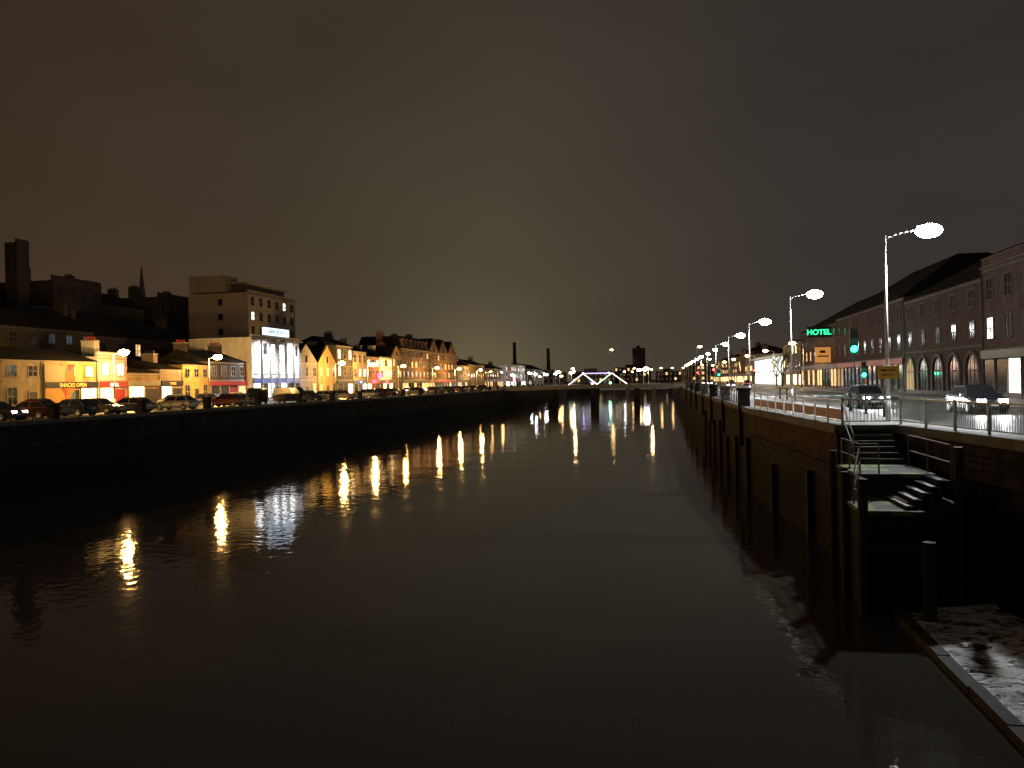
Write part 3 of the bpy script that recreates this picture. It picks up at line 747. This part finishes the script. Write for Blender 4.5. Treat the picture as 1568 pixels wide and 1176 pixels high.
c=bpy.data.curves.new('lettering','FONT'); c.body='HOTEL'; c.size=1.15; c.extrude=.03; c.offset=.02; c.align_x='CENTER'; c.materials.append(M['signgreen'])
o=bpy.data.objects.new('lettering',c); scene.collection.objects.link(o); o.location=(RX-1.8,129.95,ROAD+8.6); o.rotation_euler=(math.pi/2,0,0); o.parent=e
e=empty('orange_lightbox_sign'); mb=MB(); mb.box(RX-2.4,RX-.1,130,130.2,ROAD+4.2,ROAD+6.6); obj('lightbox',mb,M['orange'],e)
mb=MB(); mb.box(RX-2.5,RX,130.02,130.3,ROAD+6.6,ROAD+6.7); mb.box(RX-2.5,RX,130.02,130.3,ROAD+4.1,ROAD+4.2); mb.box(RX-2.1,RX-.4,129.98,130,ROAD+5.1,ROAD+5.3); mb.box(RX-1.7,RX-.9,129.98,130,ROAD+5.7,ROAD+6.1); obj('frame',mb,M['blackpaint'],e)
house('shop_building',-1,RX,157.5,180,9,12,3,6,'grey','gable',2,shop='blackpaint',litp=.25,lit='litb')
e=empty('glass_showroom')
mb=MB(); mb.box(RX,RX+16,182,236,ROAD+6.7,ROAD+7.3); mb.box(RX+.6,RX+16,182.5,235.5,ROAD+0,ROAD+.3); mb.box(RX+12,RX+16,182.5,235.5,ROAD,ROAD+6.7); mb.box(RX-1.6,RX+.2,181.5,236.5,ROAD+6.9,ROAD+7.2); obj('slabs',mb,M['white'],e)
mb=MB()
for i in range(18): mb.box(RX+.3,RX+.4,182.6+i*3,182.6+i*3+2.85,ROAD+.3,ROAD+6.6)
for i in range(4): mb.box(RX+.5+i*2.9,RX+.5+i*2.9+2.7,182.45,182.5,ROAD+.3,ROAD+6.6)
obj('lit_glazing',mb,M['showroom'],e)
mb=MB()
for i in range(19): mb.box(RX+.25,RX+.45,182.45+i*3,182.6+i*3,ROAD,ROAD+6.7)
mb.box(RX+.2,RX+.3,182.6,236,ROAD+3.3,ROAD+3.5); obj('mullions',mb,M['steel'],e)
yy0=240
for i,(ln,h_,wm_) in enumerate([(20,9,'tan'),(18,10.5,'brick'),(26,8,'grey'),(22,10,'cream'),(30,8.6,'brick'),(30,10,'grey'),(40,9,'tan')]):
    house('quayside_building',-1,RX,yy0,yy0+ln,h_,12,3,int(ln/3.2),wm_,'gable',2.2,shop='blackpaint',litp=.35,lit='litb'); yy0+=ln+.1

def tower(name,x,y,wd,dp,h,nf,nb,wm='dark',litp=.1):
    e=empty(name); mb=MB(); mb.box(x,x+wd,y,y+dp,ROAD-1,ROAD+h); mb.box(x+wd*.3,x+wd*.6,y+2,y+dp-2,ROAD+h,ROAD+h+2); obj('walls',mb,M[wm],e)
    g=MB(); l=MB()
    for s in range(nf):
        for i in range(nb):
            t=l if R.random()<litp else g; x0=x+(i+.25)*wd/nb; z0=ROAD+(s+.3)*h/nf
            t.box(x0,x0+wd/nb*.5,y-.05,y,z0,z0+h/nf*.5)
    obj('windows',g,M['glass'],e)
    if l.v: obj('lit_windows',l,M['litw'],e)
tower('tower_block',-26,700,11,12,30,10,4,litp=.03)
xx=-190
while xx<140:
    wd=R.uniform(14,30); h_=R.uniform(6,12); yb_=R.uniform(575,660)
    if xx<-60 : yb_=R.uniform(480,600)
    tower('distant_building',xx,yb_,wd,14,h_,max(2,int(h_/3)),int(wd/3),R.choice(['dark','grey','tan']),.22); xx+=wd+R.uniform(-3,5)
for (x,y,h_) in ((-113,600,33),(-88,610,28)):
    e=empty('chimney_stack'); mb=MB(); mb.cyl((x,y,ROAD),(x,y,ROAD+h_),1.9,1.2,14); mb.cyl((x,y,ROAD+h_-.8),(x,y,ROAD+h_),1.5,1.5,14); obj('shaft',mb,M['brick'],e)

e=empty('pink_neon_sign'); mb=MB(); mb.box(-63.6,-63.3,334,335.4,ROAD+2.5,ROAD+4.6); obj('tubes',mb,M['signpink'],e)
mb=MB(); mb.cyl((-63.5,336,ROAD),(-63.5,336,ROAD+6),.12); mb.box(-63.9,-63.72,333.5,336.2,ROAD+2.2,ROAD+4.9); obj('frame',mb,M['iron'],e)

def signal(x,y,h_,mat,scale=1.0):
    e=empty('traffic_light',loc=(x,y,ROAD+.1)); mb=MB(); mb.cyl((0,0,0),(0,0,h_+.6),.06,.055,10); mb.box(-.2*scale,.2*scale,-.22,-.06,h_-.65*scale,h_+.65*scale)
    kz=-.4 if mat=='siggreen' else .4
    for k_ in (-.4,0,.4):
        for i in range(6):
            t0=i*math.pi/6; t1=t0+math.pi/6; r0=.17*scale; r1=.19*scale
            q=[(r*math.cos(t),h_+k_*scale+r*math.sin(t)) for r,t in ((r0,t0),(r1,t0),(r1,t1),(r0,t1))]
            mb.loft([(p[0],-.42,p[1]) for p in q],[(p[0],-.22,p[1]) for p in q])
    obj('post_and_housing',mb,M['darktrim'],e)
    m2=MB(); m2.cyl((0,-.22,h_+kz*scale),(0,-.27,h_+kz*scale),.165*scale,n=16); obj('lit_lens',m2,M[mat],e)
    if y<130: light('signal_glow',(0,-.7,h_+kz*scale),(.05,1,.6),60,.1,e)
signal(21.4,95,5.9,'siggreen',2.2); signal(22.4,95,2.6,'siggreen',1.4)
for (x,y) in ((10.2,165),(22.6,205),(10.2,240),(13,300)): signal(x,y,3.2,'sigred',1.3)
signal(10.2,150,3,'siggreen')

# ------------------------------------------------------------------ cars
car_cache={}
def car_parts(col,kind):
    key=(col,kind)
    if key in car_cache: return car_cache[key]
    paint=plain('car_paint',col,.25,.3); B=MB()
    van = kind=='van'
    st=[(-2.16,.38,.60,.70),(-2.05,.24,.74,.80),(-1.5,.20,.86,.86),(-.9,.20,.93,.88),(.4,.20,.95,.89),(1.5,.20,.97,.88),(2.0,.24,.95,.84),(2.14,.36,.80,.76)]
    if van: st=[(l*1.15,a,b_*1.18,w_*1.06) for l,a,b_,w_ in st]
    rings=[]
    for l,a,b_,w_ in st:
        rings.append([(-w_,l,a+.12),(-w_*.9,l,a),(w_*.9,l,a),(w_,l,a+.12),(w_,l,b_-.12),(w_*.93,l,b_),(-w_*.93,l,b_),(-w_,l,b_-.12)])
    B.multiloft(rings)
    if van: base=dict(l0=-1.75,l1=2.42,z=1.08,w=.90); top=dict(l0=-1.0,l1=2.36,z=2.05,w=.80)
    else: base=dict(l0=-1.05,l1=1.95,z=.90,w=.83); top=dict(l0=-.25,l1=1.25,z=1.44,w=.62)
    bq=[(-base['w'],base['l0'],base['z']),(base['w'],base['l0'],base['z']),(base['w'],base['l1'],base['z']),(-base['w'],base['l1'],base['z'])]
    tq=[(-top['w'],top['l0'],top['z']),(top['w'],top['l0'],top['z']),(top['w'],top['l1'],top['z']),(-top['w'],top['l1'],top['z'])]
    B.loft(bq,tq); 
    B.loft([(p[0]*.92,p[1]*.92+.03,p[2]) for p in tq],[(p[0]*.8,p[1]*.75+.1,p[2]+.05) for p in tq])
    G=MB()
    for i in range(4):
        if van and i==2: continue
        j=(i+1)%4; a,b_,c,d=[Vector(v) for v in (bq[i],bq[j],tq[j],tq[i])]
        nrm=(b_-a).cross(d-a).normalized()
        def P(u,v): return (a.lerp(b_,u)).lerp(d.lerp(c,u),v)+nrm*.012
        spans=[(.06,.94)] if i in (0,2) else ([(.04,.47),(.52,.95)] if not van else ([(.04,.28)] if i==1 else [(.72,.96)]))
        for u0,u1 in spans: G.quad(P(u0,.10),P(u1,.10),P(u1,.88),P(u0,.88))
    k_=1.15 if van else 1
    Wh=MB(); Hb=MB()
    for sx in (-1,1):
        for l in (-1.3*k_,1.35*k_):
            Wh.cyl((sx*.68,l,.32),(sx*.90,l,.32),.32,n=18); Hb.cyl((sx*.90,l,.32),(sx*.915,l,.32),.19,n=10)
    Hl=MB(); Tl=MB(); Pl=MB()
    zz=.66*(1.15 if van else 1)
    for sx in (-1,1):
        Hl.box(sx*.50-.19,sx*.50+.19,-2.15*k_,-2.02*k_,zz-.10,zz+.10)
        Tl.box(sx*.62-.12,sx*.62+.12,2.05*k_,2.16*k_,zz+.02,zz+.18)
        B.box(sx*.93-.09,sx*.93+.09,-.78*k_,-.62*k_,.92*(1.2 if van else 1),1.04*(1.2 if van else 1))
    Pl.box(-.26,.26,-2.19*k_,-2.16*k_,.42,.53); Pl.box(-.26,.26,2.15*k_,2.19*k_,.62,.73)
    D=MB(); D.box(-.29,.29,-2.175*k_,-2.1*k_,.56,.64); D.box(-.6,.6,-2.17*k_,-2.1*k_,.30,.39)
    r=dict(body=mk_mesh('body',B,[paint]),glass=mk_mesh('windows',G,[M['glass']]),wheels=mk_mesh('wheels',Wh,[M['rubber']]),hubs=mk_mesh('hubcaps',Hb,[M['steel']]),plates=mk_mesh('number_plates',Pl,[M['paintw']]),grille=mk_mesh('grille',D,[M['blackpaint']]))
    for kk,(hm,tm) in dict(off=('lens','tailoff'),on=('head','tail'),side=('headdim','tail')).items():
        r['h'+kk]=mk_mesh('headlights',Hl,[M[hm]]); r['t'+kk]=mk_mesh('tail_lights',Tl,[M[tm]])
    car_cache[key]=r; return r
def car(x,y,rz,col,kind='car',state='off',name='parked_car'):
    e=empty(name,loc=(x,y,ROAD+.008),rz=rz); r=car_parts(col,kind)
    for k_ in ('body','glass','wheels','hubs','plates','grille'): inst(k_,r[k_],e)
    inst('headlights',r['h'+state],e); inst('tail_lights',r['t'+state],e)
    return e
cols=[(.03,.03,.035),(.35,.35,.36),(.5,.5,.48),(.12,.02,.02),(.02,.04,.12),(.10,.10,.11),(.22,.23,.24)]
y=47
while y<215:
    if R.random()<.62 and not (90<y<103): car(-49.6+R.uniform(-.3,.3),y,math.pi/2+R.uniform(-.06,.06)+(math.pi if R.random()<.4 else 0),R.choice(cols),state='off' if R.random()<.85 else 'side')
    y+=3.0+R.random()*1.6
y=60
while y<240:
    if R.random()<.5: car(-60.6,y,R.choice([0,math.pi]),R.choice(cols))
    y+=6.2+R.random()*2
car(-51.5,93,.25,(.02,.02,.02),'van',name='parked_van'); car(-49.8,99.5,math.pi/2,(.04,.04,.05),'van',name='parked_van')
for (x,y) in ((-57.5,120),(-57.5,150),(-57.5,172),(-57.5,190)): 
    car(x,y,0,R.choice(cols),state='on',name='moving_car')
for (x,y,c_) in ((12.9,54,(.10,.10,.11)),(16.3,45.5,(.03,.03,.035))):
    ce=car(x,y,0,c_,state='on',name='oncoming_car')
    for sx in (-.48,.48): light('headlight_beam',(sx,-2.35,.66),(.95,.97,1),260,.06,ce,spot=95,target=(sx*1.5,-14,.1))
for (x,y) in ((13,160),(13,230),(13,255)): car(x,y,0,R.choice(cols),state='side',name='oncoming_car')
for (x,y) in ((19.3,190),(19.3,235)): car(x,y,math.pi,R.choice(cols),state='side',name='departing_car')

for y in (40,43.5,47,66,70,74): 
    e=empty('bollard',loc=(10.35,y,ROAD+.12)); mb=MB(); mb.cyl((0,0,0),(0,0,.9),.08,.07,12); mb.ball((0,0,.95),.1,.1,.08); obj('post',mb,M['iron'],e,True)

def tree(x,y,h_,seed):
    rr=random.Random(seed); mb=MB()
    def br(p,d,l,r_,n_):
        q=p+d*l; mb.cyl(p,q,r_,r_*.65,5)
        if n_==0: return
        for _ in range(3 if n_>1 else 4):
            nd=(d+Vector((rr.uniform(-.8,.8),rr.uniform(-.8,.8),rr.uniform(-.1,.6)))).normalized(); br(p.lerp(q,rr.uniform(.6,1)),nd,l*rr.uniform(.6,.8),r_*.55,n_-1)
    br(Vector((x,y,ROAD)),Vector((0,0,1)),h_*.3,.2,5); obj('bare_tree',mb,M['timber'])
for i,(x,y,h_) in enumerate([(24,168,10),(24,176,9),(-58,318,9),(-56,338,9),(-60,352,8),(-54,385,8)]): tree(x,y,h_,i)

sl=bpy.data.lights.new('night_sky_light','SUN'); sl.energy=.01; sl.angle=math.radians(20); sl.color=(1,.8,.6)
so=bpy.data.objects.new('night_sky_light',sl); scene.collection.objects.link(so); so.rotation_euler=(math.radians(30),math.radians(10),0)

cam=bpy.data.cameras.new('camera'); co=bpy.data.objects.new('camera',cam); scene.collection.objects.link(co)
cam.sensor_width=36; cam.lens=36*1200/1568; cam.clip_end=6000; cam.clip_start=.05
co.location=(0,0,7.3)
mw=Matrix.Rotation(math.radians(10.9),4,'Z')@Matrix.Rotation(math.radians(90-.14),4,'X')@Matrix.Rotation(math.radians(-1.2),4,'Z')
co.rotation_euler=mw.to_euler()
scene.camera=co
